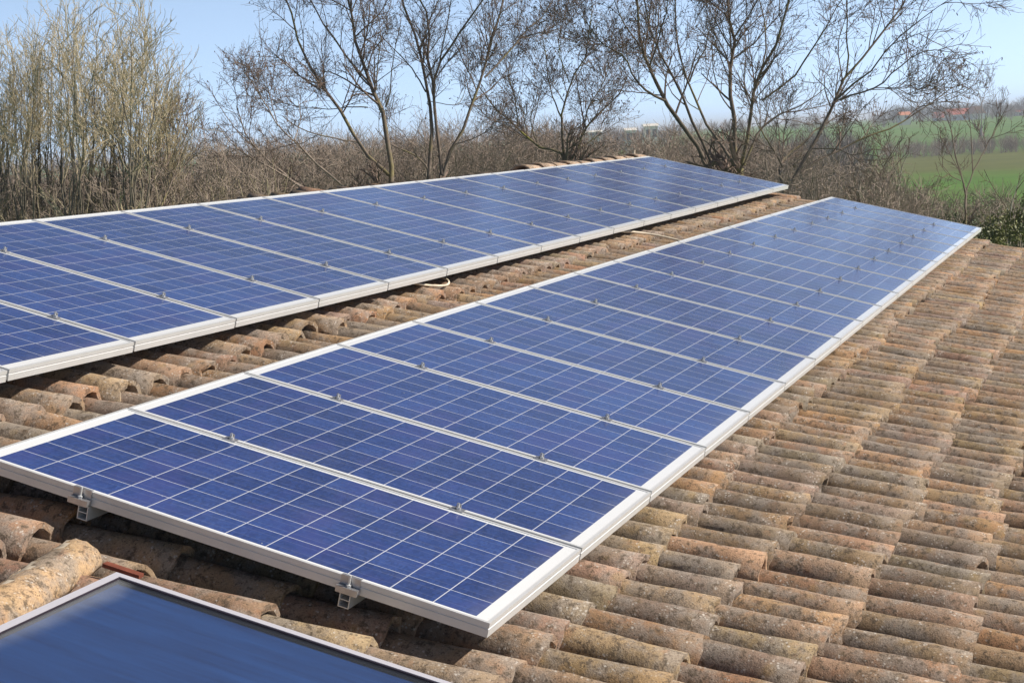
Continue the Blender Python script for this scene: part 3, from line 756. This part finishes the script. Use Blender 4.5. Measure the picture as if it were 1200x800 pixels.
make_tree('tall dark alder with forked trunk and long left limb, left of the middle', 'tree', [
    ([(458, 226), (457, 201), (450, 144), (443, 121), (428, 83), (417, 43), (412, 14), (408, -8)], 7, 2.2),
    ([(443, 121), (431, 95), (408, 69), (391, 43), (372, 14), (360, -6)], 3, 1.4),
    ([(456, 205), (448, 198), (422, 170), (400, 132), (379, 106), (362, 75), (348, 43), (338, 11), (330, -10)], 4.6, 1.8),
    ([(420, 167), (395, 163), (374, 158), (345, 147), (331, 136)], 2.0, .8),
    ([(431, 126), (410, 125), (391, 128), (365, 126), (345, 125)], 1.7, .7),
    ([(376, 106), (351, 89), (328, 69), (293, 66)], 1.8, .6),
    ([(441, 106), (442, 80), (446, 50), (441, 14), (436, -10)], 1.6, .8),
    ([(452, 126), (456, 112), (458, 90), (462, 60), (470, 25)], 1.8, .7),
    ([(412, 14), (418, 0), (424, -12)], 1.8, 1.2)], 36, 21, LV(11, 7, 7), ALD, .40, .042)
make_tree('low dark tree leaning left in front of the brown thicket', 'tree', [
    ([(400, 232), (362, 223), (325, 198), (302, 175), (285, 149), (277, 124)], 4, 1.),
    ([(354, 220), (319, 198), (293, 184), (273, 170), (256, 147)], 2.8, .7),
    ([(410, 226), (400, 216), (371, 193), (345, 165), (325, 144), (308, 118), (285, 83)], 2.8, .8),
    ([(302, 175), (290, 166), (268, 140), (250, 112)], 1.6, .6),
    ([(325, 144), (318, 120), (312, 92)], 1.3, .6),
    ([(345, 165), (352, 140), (350, 118)], 1.3, .6)], 32, 22, LV(9, 6, 6, l=.8, up=.08), (M_BRUSH, M_TWIG), .12, .04, root_px=(420, 245))
make_tree('tall dark alder of several thin trunks in a fan, middle of the photo', 'tree', [
    ([(502, 212), (504, 180), (506, 137), (499, 104), (491, 63), (482, 33), (473, 0), (470, -12)], 5, 2.),
    ([(518, 205), (513, 151), (507, 104), (502, 63), (502, 25), (492, 0)], 4.4, 1.7),
    ([(508, 112), (515, 74), (537, 41), (565, 3), (572, -8)], 3.2, 1.2),
    ([(515, 74), (520, 45), (526, 16), (530, -8)], 2., 1.),
    ([(519, 206), (521, 198), (537, 162), (554, 118), (568, 88), (576, 49), (587, 14), (592, -8)], 4.4, 1.8),
    ([(568, 91), (603, 52), (622, 32), (639, 14), (652, -6)], 2.4, .9),
    ([(499, 108), (482, 80), (462, 58), (444, 40)], 1.8, .7),
    ([(502, 200), (496, 190), (474, 176), (455, 168), (440, 150)], 2., .7),
    ([(506, 128), (500, 120), (538, 122), (545, 100), (540, 80)], 1.2, .6),
    ([(502, 25), (510, 10), (518, -8)], 1.7, 1.),
    ([(580, 40), (574, 20), (572, -6)], 1.4, .8),
    ([(530, 170), (560, 160), (585, 140)], 1.6, .6)], 38, 23, LV(11, 7, 7), ALD, .40, .042, root_px=(508, 216))
make_tree('spreading low tree with yellow-green mossy limbs rising behind the ridge', 'tree', [
    ([(663, 192), (659, 181), (630, 171), (607, 150), (575, 121), (560, 100)], 3.8, 1.1),
    ([(661, 186), (659, 160), (659, 136), (667, 97), (683, 68), (691, 32), (694, 0)], 3., 1.),
    ([(668, 188), (675, 178), (683, 155), (706, 129), (727, 108), (735, 90)], 3.2, 1.),
    ([(607, 148), (604, 118), (596, 88), (600, 60)], 1.8, .7),
    ([(659, 140), (645, 105), (640, 70), (634, 30)], 1.8, .7),
    ([(630, 170), (622, 140), (630, 110)], 1.6, .6),
    ([(683, 155), (690, 125), (708, 95), (715, 60)], 1.8, .7),
    ([(667, 97), (655, 60), (660, 20)], 1.4, .7),
    ([(675, 178), (700, 160), (722, 150)], 1.5, .6)], 43, 24, LV(11, 8, 7, l=1.05), (bark('mossy_bark', (.075, .06, .045), (.15, .125, .09), (.22, .20, .04)), M_TWIG), .45, .055)
make_tree('large dark tree with curved twin limbs reaching left over the far panels', 'tree', [
    ([(830, 198), (828, 192), (798, 146), (776, 110), (760, 80), (751, 55), (748, 25), (746, -8)], 6., 2.),
    ([(779, 118), (760, 108), (746, 96), (735, 71), (702, 47), (682, 20)], 3., 1.),
    ([(776, 112), (752, 109), (728, 106), (700, 108)], 1.6, .6),
    ([(836, 196), (834, 192), (817, 154), (804, 124), (784, 82), (760, 33), (754, -6)], 4.4, 1.6),
    ([(760, 80), (770, 50), (780, 20), (785, -8)], 2., 1.),
    ([(751, 55), (735, 35), (722, 10), (718, -8)], 1.8, .9),
    ([(804, 124), (790, 112), (772, 78), (756, 62)], 1.6, .6)], 34, 25, LV(12, 7, 7), (bark('mossy_grey_bark', (.065, .052, .042), (.17, .14, .11), (.19, .165, .075)), M_TWIG), .4, .05)
make_tree('biggest bare tree, many upright dark trunks fanning from one stump', 'tree', [
    ([(864, 200), (863, 192), (859, 143), (856, 96), (859, 47), (855, 10), (853, -8)], 6.2, 2.2),
    ([(859, 47), (868, 32), (878, 19), (889, 0), (894, -10)], 2.2, 1.2),
    ([(868, 196), (878, 148), (883, 110), (892, 82), (911, 47), (922, 10), (926, -8)], 4.4, 1.7),
    ([(888, 95), (897, 70), (896, 27), (890, 0)], 2.2, 1.1),
    ([(862, 196), (856, 186), (834, 159), (820, 129), (808, 96), (793, 41), (791, -6)], 4., 1.5),
    ([(808, 96), (812, 84), (823, 63), (830, 41), (850, 22), (862, -6)], 2.2, 1.),
    ([(872, 194), (896, 146), (922, 130), (950, 117), (966, 104)], 2.6, .9),
    ([(893, 118), (915, 102), (938, 81), (955, 52), (968, 30), (982, 8)], 2.4, 1.),
    ([(858, 100), (845, 70), (838, 40), (842, 0)], 1.7, .8),
    ([(858, 130), (845, 112), (836, 80), (834, 50)], 1.7, .8),
    ([(880, 128), (872, 100), (874, 70), (872, 30)], 1.6, .8),
    ([(820, 129), (806, 120), (800, 100)], 1.4, .6)], 31, 26, LV(12, 7, 6, l=1.0), ALD, .30, .038)
make_tree('windswept bare tree leaning right over the green field', 'tree', [
    ([(922, 226), (929, 204), (950, 174), (965, 145), (980, 117), (992, 90), (1022, 54), (1058, 6), (1066, -8)], 5., 1.5),
    ([(980, 117), (998, 102), (1022, 84), (1043, 54), (1072, 28), (1100, 9)], 2.8, .9),
    ([(984, 117), (1004, 110), (1025, 103), (1055, 78), (1088, 60), (1124, 62)], 2.6, .7),
    ([(992, 88), (994, 66), (992, 45), (992, 12), (993, -8)], 2.2, 1.),
    ([(918, 226), (914, 192), (935, 172), (950, 158), (975, 140), (998, 130)], 3.2, .9),
    ([(930, 210), (940, 200), (972, 182), (1004, 165), (1040, 153), (1076, 132), (1104, 112), (1127, 96)], 3.2, .9),
    ([(917, 196), (904, 172), (890, 150), (880, 128)], 2.2, .8),
    ([(1022, 54), (1030, 30), (1036, 0)], 1.4, .8),
    ([(1025, 103), (1050, 104), (1072, 114)], 1.2, .5),
    ([(1060, 142), (1078, 122), (1090, 104)], 1.3, .6),
    ([(1043, 54), (1062, 45), (1092, 36), (1112, 34)], 1.2, .5),
    ([(950, 174), (985, 176), (1010, 190)], 1.8, .6)], 27, 27, LV(10, 6, 5, l=.72, up=.10, rm=.0040), ALD, .22, .04, root_px=(918, 236))
make_tree('slim young tree with two forks in front of the field', 'tree', [
    ([(1131, 268), (1131, 227), (1123, 193), (1113, 148), (1106, 128)], 2.6, .7),
    ([(1131, 228), (1142, 198), (1157, 170), (1168, 151), (1176, 132)], 1.8, .6),
    ([(1140, 203), (1139, 180), (1138, 153), (1134, 128)], 1.5, .6),
    ([(1126, 212), (1112, 205), (1100, 190)], 1.1, .5)], 30, 28, LV(7, 4, 3, l=.55, up=.25, rm=.0042), (M_BARK, M_TWIG), 0)
make_tree('thin bare tree with a tall V fork standing near the red-roofed house', 'tree', [
    ([(1150, 150), (1150, 122), (1146, 105), (1142, 82)], 1.2, .5), ([(1150, 124), (1155, 105), (1160, 84)], .9, .4)], 400, 29,
    LV(5, 3, 2, l=4., up=.3, rm=.04), (M_WOODFAR, M_WOODFAR), 0)
for i, (pl, d, lab) in enumerate([
    ([[(1052, 226), (1055, 209), (1060, 188), (1076, 168)], [(1055, 210), (1048, 195), (1044, 178)]], 34, 'small pale-stemmed sapling with forked top right of the far panels'),
    ([[(1036, 215), (1036, 196), (1046, 178), (1056, 160)], [(1037, 200), (1030, 186), (1026, 170)]], 33, 'small dark curved sapling beside the pale-stemmed one'),
    ([[(1006, 222), (1008, 205), (1006, 190)], [(1008, 206), (1014, 196)]], 31, 'short broken pale sapling behind the far end of the lower row'),
    ([[(1183, 282), (1184, 250), (1190, 225), (1198, 205)], [(1184, 252), (1176, 235)]], 26, 'pale thin stem among green bushes at the right edge')]):
    make_tree(lab, 'sapling', [(p, 1.8 if j == 0 else 1.1, .6) for j, p in enumerate(pl)], d, 60 + i, LV(6, 4, 3, l=.5, up=.2, rm=.0045), (M_PALE if i != 1 else M_BARK, M_TWIG), 0, name='sapling', spread=.5)

# willow whips on the left
W_TOPS = [(4, 58, 'grey-tan willow clump cut by the left edge of the photo'), (33, 34, 'tan willow clump second from the left edge with a fine feathery top'), (58, 20, 'tall tan willow clump, third from the left edge'),
          (88, 12, 'tallest tan willow clump with one spire above the others'), (112, 36, 'tan willow clump right of the tallest one'), (132, 52, 'olive willow clump with a rounded top'),
          (158, 22, 'slender willow clump with a lone spire against the sky'), (178, 76, 'low feathery willow clump on the right slope of the thicket'), (205, 108, 'short willow clump at the right end of the thicket')]
for i, (cx, ty, lab) in enumerate(W_TOPS):
    gen = np.random.default_rng(300 + i); dp = 29 + gen.uniform(-2, 3.5); limbs = []
    for j in range(9):
        bx = cx + gen.normal(0, 7); tx = cx + gen.normal(0, 17) + (6 if i > 6 else 0)
        tyj = ty + 20 + (abs(gen.normal(0, 24)) if j else -8) + (abs(tx - cx) * .8)
        ys = np.linspace(262, tyj, 7); s = (262 - ys) / (262 - tyj)
        xs = bx + (tx - bx) * s ** 1.3 + np.cumsum(gen.normal(0, 2.8, 7)) * (s > 0)
        limbs.append((list(zip(xs, ys)), gen.uniform(1.7, 3.0), .5))
    lv = [dict(n=9, t0=.2, ang=(.2, .5), length=(.5, 1.25), npts=7, rfac=.55, rmin=.0060, up=.26, wig=.24),
          dict(n=4, t0=.15, ang=(.2, .6), length=(.3, .8), npts=5, rfac=.65, rmin=.0044, up=.24, wig=.26),
          dict(n=3, t0=.2, ang=(.25, .8), length=(.12, .36), npts=4, rfac=.75, rmin=.0034, up=.18, wig=.3)]
    make_tree(lab, 'willow', limbs, dp, 320 + i, lv, (M_WHIP, M_WHIPTWIG), 0, name='willow_clump', group='willow clumps of the thicket', spread=1.2, root_px=(cx, 262), parts=('stems', 'twigs'), ext=False)
make_tree('dark sapling with a tilted stem at the right foot of the willows', 'sapling', [
    ([(188, 244), (196, 225), (207, 196), (214, 170), (222, 148)], 2.2, .7), ([(205, 205), (220, 190), (232, 170)], 1.2, .5), ([(212, 180), (208, 158), (212, 138)], 1.1, .5)], 27, 360, LV(7, 5, 4, l=.6, up=.2), (M_BARK, M_TWIG), 0, name='sapling')

# ------------------------------------------------------------------ undergrowth, hedges, far woods
def brush(name, label, xr, dr, top, n, seed, mats, sub=(5, 4), lean=.5, thick=.012, kind='stuff', cat='undergrowth', hl=1.0, col2=None):
    """a mass of thin arching stems; top(px, gen) gives the photo row its tips reach"""
    gen = np.random.default_rng(seed)
    px = gen.uniform(*xr, n); d = gen.uniform(*dr, n)
    tops = np.array([at(x, top(x, gen), dd) for x, dd in zip(px, d)])
    g = tops.copy(); g[:, 2] = 0; g[:, :2] += gen.normal(0, lean, (n, 2))
    h = np.maximum(tops[:, 2], .3)
    lo = np.maximum(h - hl * gen.uniform(1.2, 3.0, n), 0)
    K = 6; t = np.linspace(0, 1, K)
    a = g + (tops - g) * (lo / h)[:, None]; a[:, 2] = lo
    P = a[:, None] + (tops - a)[:, None] * t[None, :, None] + np.cumsum(gen.normal(0, .05 * hl, (n, K, 3)), 1)
    R_ = thick * gen.uniform(.7, 1.5, (n, 1)) * np.linspace(1, .5, K)[None]
    V, F = tubes(P, R_, 3); Vs = [V]; Fs = [F]; ms = [np.zeros(len(F), int)]; off = len(V); cur, cr = P, R_
    for li, k in enumerate(sub):
        cur, cr = spawn(cur, cr, k, .15, (.45, 1.3), (.3 * hl * .8 ** li, .9 * hl * .8 ** li), 4, .7, thick * .45, .12, .22, gen)
        V, F = tubes(cur, cr, 3); Vs.append(V); Fs.append(F + off); ms.append(np.full(len(F), 1)); off += len(V)
    o = obj(name, mesh_np(name, np.concatenate(Vs), np.concatenate(Fs), list(mats), np.concatenate(ms))); tag(o, label, cat, None, kind)
    return o
def prof(pts, j):
    xs, ys = zip(*pts); return lambda x, gen: float(np.interp(x, xs, ys)) + 5 * math.sin(x * .047) + 4 * math.sin(x * .131 + 1) + abs(gen.normal(0, j)) - j * .2
brush('tan_undergrowth', 'tan brushwood at the foot of the willow clumps', (-60, 330), (29, 37), prof([(-60, 212), (150, 212), (240, 204), (330, 198)], 16), 560, 401, (M_BRUSHTAN, M_BRUSH), (7, 5), thick=.010, hl=.9)
brush('brown_undergrowth', 'reddish brown bramble thicket behind the upper panel row', (230, 960), (44, 58), prof([(230, 180), (330, 178), (400, 177), (450, 170), (600, 163), (690, 164), (700, 173), (775, 176), (800, 166), (860, 174), (960, 197)], 12), 1500, 402, (M_BRUSH, M_BRUSH), (6, 5), thick=.012, hl=1.15)
brush('scrub', 'tangled brown scrub around the right-hand trees', (900, 1120), (26, 34), prof([(900, 178), (960, 192), (1010, 206), (1060, 222), (1120, 242)], 16), 170, 403, (M_BRUSH, M_BRUSH), (5, 4), thick=.010, hl=.8)
brush('low_scrub', 'low bare scrub along the field margin beyond the roof', (1000, 1240), (36, 52), prof([(1000, 205), (1100, 235), (1240, 245)], 10), 420, 404, (M_BRUSHTAN, M_BRUSH), (5, 3), thick=.011, hl=.8)

def leaf_bush(name, label, spots, seed, cols):
    gen = np.random.default_rng(seed)
    m, n, b = mat(name + '_leaves'); oi = N(n, 'ShaderNodeTexCoord')
    f = noise(n, oi.outputs['Object'], 2.5, 4, .7); n.links.new(ramp(n, f, [(.35, cols[0]), (.65, cols[1])]), b.inputs['Base Color']); b.inputs['Roughness'].default_value = .6
    V = []; 
    for (px, py, d, rx, rz, cnt) in spots:
        c = at(px, py, d); q = unit(gen.normal(size=(cnt, 3))) * (gen.random((cnt, 1)) ** .4) * np.array([rx, rx, rz])
        cl = unit(gen.normal(size=(26, 3))) * (gen.random((26, 1)) ** .5) * np.array([rx, rx, rz]) * 1.1
        q = cl[gen.integers(0, 26, cnt)] + gen.normal(0, 1, (cnt, 3)) * np.array([rx, rx, rz]) * gen.uniform(.08, .20, (cnt, 1)); p = c + q
        a = unit(gen.normal(size=(cnt, 3))); bb = unit(np.cross(a, gen.normal(size=(cnt, 3)))); s = gen.uniform(.014, .034, (cnt, 1))
        V.append(np.stack([p - a * s, p + bb * s * .5, p + a * s, p - bb * s * .5], 1).reshape(-1, 3))
    V = np.concatenate(V); F = np.arange(len(V)).reshape(-1, 4)
    base = V.mean(0); base[2] = 0
    root = empty(name, tuple(base)); tag(root, label, 'bush')
    obj('leaves', mesh_np('leaves', V - base, F, m), root)
    st = []; 
    for (px, py, d, rx, rz, cnt) in spots:
        c = at(px, py, d)
        for j in range(9):
            tip = c + unit(gen.normal(size=3)) * np.array([rx, rx, rz]) * .9; gp = np.array([c[0] + gen.normal(0, .2), c[1] + gen.normal(0, .2), 0])
            st.append(spline(np.array([gp, gp * .4 + tip * .6 + gen.normal(0, .1, 3), tip]), 7))
    v, f2 = tubes(np.array(st), np.tile(np.linspace(.022, .006, 7), (len(st), 1)), 4)
    obj('stems', mesh_np('stems', v - base, f2, M_BRUSH), root)
leaf_bush('ivy_bush', 'yellow-green leafy bush at the right edge beyond the roof verge', [(1182, 276, 24, .46, .26, 2000), (1202, 258, 25, .38, .34, 1900), (1160, 288, 23, .36, .18, 1200)], 501, ((.045, .060, .012), (.145, .150, .022)))
leaf_bush('evergreen_bush', 'dark green bush behind the slim young tree', [(1150, 272, 31, .45, .22, 1300), (1112, 262, 33, .45, .22, 1200), (1206, 296, 27, .5, .26, 1500)], 502, ((.018, .030, .010), (.065, .085, .022)))

def far_tree_mass(name, label, xr, dr, hr, n, seed, m, kind='stuff', cat='woodland', sticks=90):
    """far bare crowns: each is a fan of sticks and twig flecks round a trunk"""
    gen = np.random.default_rng(seed); P = []; R_ = []
    for i in range(n):
        px = gen.uniform(*xr); d = gen.uniform(*dr)
        if 680 < px < 785 and d < 440: d = gen.uniform(450, 480)
        c = at(px, 120, d); c[2] = float(gh(c[0], c[1])); h = gen.uniform(*hr)
        w_ = h * gen.uniform(.32, .5); K = 4
        tip = unit(gen.normal(size=(sticks, 3)) * np.array([1, 1, .8])) * (gen.random((sticks, 1)) ** .45) * np.array([w_, w_, h * .42]) + np.array([0, 0, h * .56])
        st = np.zeros((sticks, 3)); st[:, 2] = np.clip(tip[:, 2] - h * gen.uniform(.12, .35, sticks), 0, None); st[:, :2] = tip[:, :2] * gen.uniform(.2, .75, (sticks, 1))
        t = np.linspace(0, 1, K)[None, :, None]
        q = st[:, None] + (tip - st)[:, None] * t + gen.normal(0, h * .008, (sticks, K, 3))
        P.append(q + c); R_.append(np.outer(gen.uniform(.5, 1.3, sticks) * h * .0065, np.linspace(1, .35, K)))
        P.append(np.array([[c, c + [0, 0, h * .25], c + [0.1, 0, h * .5], c + [0, .1, h * .75]]])); R_.append(np.array([[.03, .022, .014, .006]]) * h)
    V, F = tubes(np.concatenate(P), np.concatenate(R_), 3)
    tag(obj(name, mesh_np(name, V, F, m)), label, cat, None, kind)
far_tree_mass('woodland', 'hazy bare woodland behind the thicket and trees', (-80, 1010), (110, 330), (4.8, 7.2), 330, 601, M_WOODFAR, sticks=130)
far_tree_mass('distant_wood', 'blue-grey line of woods on the horizon', (-80, 1320), (520, 700), (4., 6.5), 190, 602, M_WOODFAR, sticks=120)
far_tree_mass('hillside_trees', 'grey trees standing round the red-roofed house', (1040, 1300), (610, 690), (6., 9.), 75, 604, M_HILLWOOD, sticks=120)
far_tree_mass('hedgerow', 'long brown hedgerow dividing the two green fields', (1030, 1330), (266, 292), (2.2, 3.8), 130, 603, M_BRUSH, 'thing', 'hedge', 90)

# far houses
M_WHITE = simple('white_render', (.66, .64, .60), .9, 0, .05, 2)
M_PILLAR = simple('white_paint', (.86, .86, .85), .8, 0, .02, 2)
M_BLUEWALL = simple('pale_blue_render', (.66, .71, .76), .9, 0, .08, 2)
M_REDROOF = simple('red_roof_tiles', (.36, .085, .055), .9, 0, .25, 1)
M_ORROOF = simple('orange_roof_tiles', (.52, .20, .11), .9, 0, .2, 1)
M_DARKWIN = simple('dark_window', (.03, .035, .045), .25)
def house_far(name, label, px, py, d, wpx, hpx, rpx, wm, rm, depth=7., nwin=3, porch=False, cat='house'):
    s = d / FPX; c = at(px, py, d); base = c.copy()
    root = empty(name, tuple(base)); tag(root, label, cat)
    f = np.array([fwd[0], fwd[1], 0]); f /= np.linalg.norm(f); r_ = np.array([f[1], -f[0], 0])
    ang = math.atan2(r_[1], r_[0]); root.rotation_euler = (0, 0, ang)
    wd, h, rh = wpx * s, hpx * s, rpx * s
    b = MB(); b.box(-wd / 2, wd / 2, 0, depth, float(gh(c[0], c[1])) - base[2] - .3, h); obj('wall', b.mesh('wall', wm), root)
    if rpx:
        b = MB(); e = .35; b.prism([(-e, h), (depth + e, h), (depth / 2, h + rh)], -wd / 2 - e, wd / 2 + e, 0); obj('roof', b.mesh('roof', rm), root)
    for i in range(nwin):
        x = -wd / 2 + wd * (i + .5) / nwin; b = MB(); b.box(x - .5, x + .5, -.06, .02, h * .35, h * .8); obj('window', b.mesh('window', M_DARKWIN), root)
    if porch:
        x0 = wd * .22; x1 = wd * .52
        for x in (x0, x1): b = MB(); b.box(x - .42, x + .42, -3.2, -2.5, -.2, h * .98); obj('pillar', b.mesh('pillar', M_PILLAR), root)
        b = MB(); b.prism([(x0 - .9, h * .98), (x1 + .9, h * .98), ((x0 + x1) / 2 + .8, h + rh * 1.25), ((x0 + x1) / 2 - .8, h + rh * 1.25)], -3.5, depth * .6, 1); obj('porch_roof', b.mesh('porch_roof', M_ORROOF), root)
    return root
house_far('country_house', 'red-roofed country house with white porch pillars beyond the field', 1131, 142, 595, 36, 8, 7, M_BLUEWALL, M_REDROOF, 7, 3, True)
house_far('barn', 'long dull red-roofed barn just left of the country house', 1108, 144, 610, 18, 6, 7, M_BLUEWALL, M_REDROOF, 7, 2, cat='barn')
house_far('cottage', 'small white cottage with orange roof among the far hedges', 1062, 141, 560, 11, 6, 4, M_WHITE, M_ORROOF, 6, 1)
house_far('cottage', 'tiny white cottage at the right edge of the far wood', 1196, 138, 640, 7, 7, 3, M_WHITE, M_REDROOF, 6, 1)
house_far('white_building', 'low white building far behind the trees, left of the two tall ones', 694, 161, 420, 22, 6, 2, M_WHITE, M_WHITE, 4, 3, cat='building')
house_far('white_building', 'narrow white building far behind the ridge end, between the others', 740, 171, 410, 12, 18, 3, M_WHITE, M_WHITE, 4, 2, cat='building')
house_far('white_building', 'tall white building far behind the ridge end, nearest to the large trunk', 764, 168, 415, 15, 20, 3, M_WHITE, M_WHITE, 4, 2, cat='building')

# ------------------------------------------------------------------ haze
def haze():
    m = bpy.data.materials.new('haze_air'); m.use_nodes = True; n = m.node_tree; n.nodes.clear()
    out = N(n, 'ShaderNodeOutputMaterial'); pv = N(n, 'ShaderNodeVolumePrincipled')
    pv.inputs['Color'].default_value = (.80, .86, .95, 1); pv.inputs['Density'].default_value = HAZE; pv.inputs['Anisotropy'].default_value = .2
    n.links.new(pv.outputs[0], out.inputs['Volume'])
    b = MB(); b.box(-4200, 4200, -4200, 4200, -1.0, 16.0)
    o = obj('haze', b.mesh('haze', m)); tag(o, 'thin pale haze in the air over the countryside', None, None, 'stuff')
HAZE = 0.00062
haze()
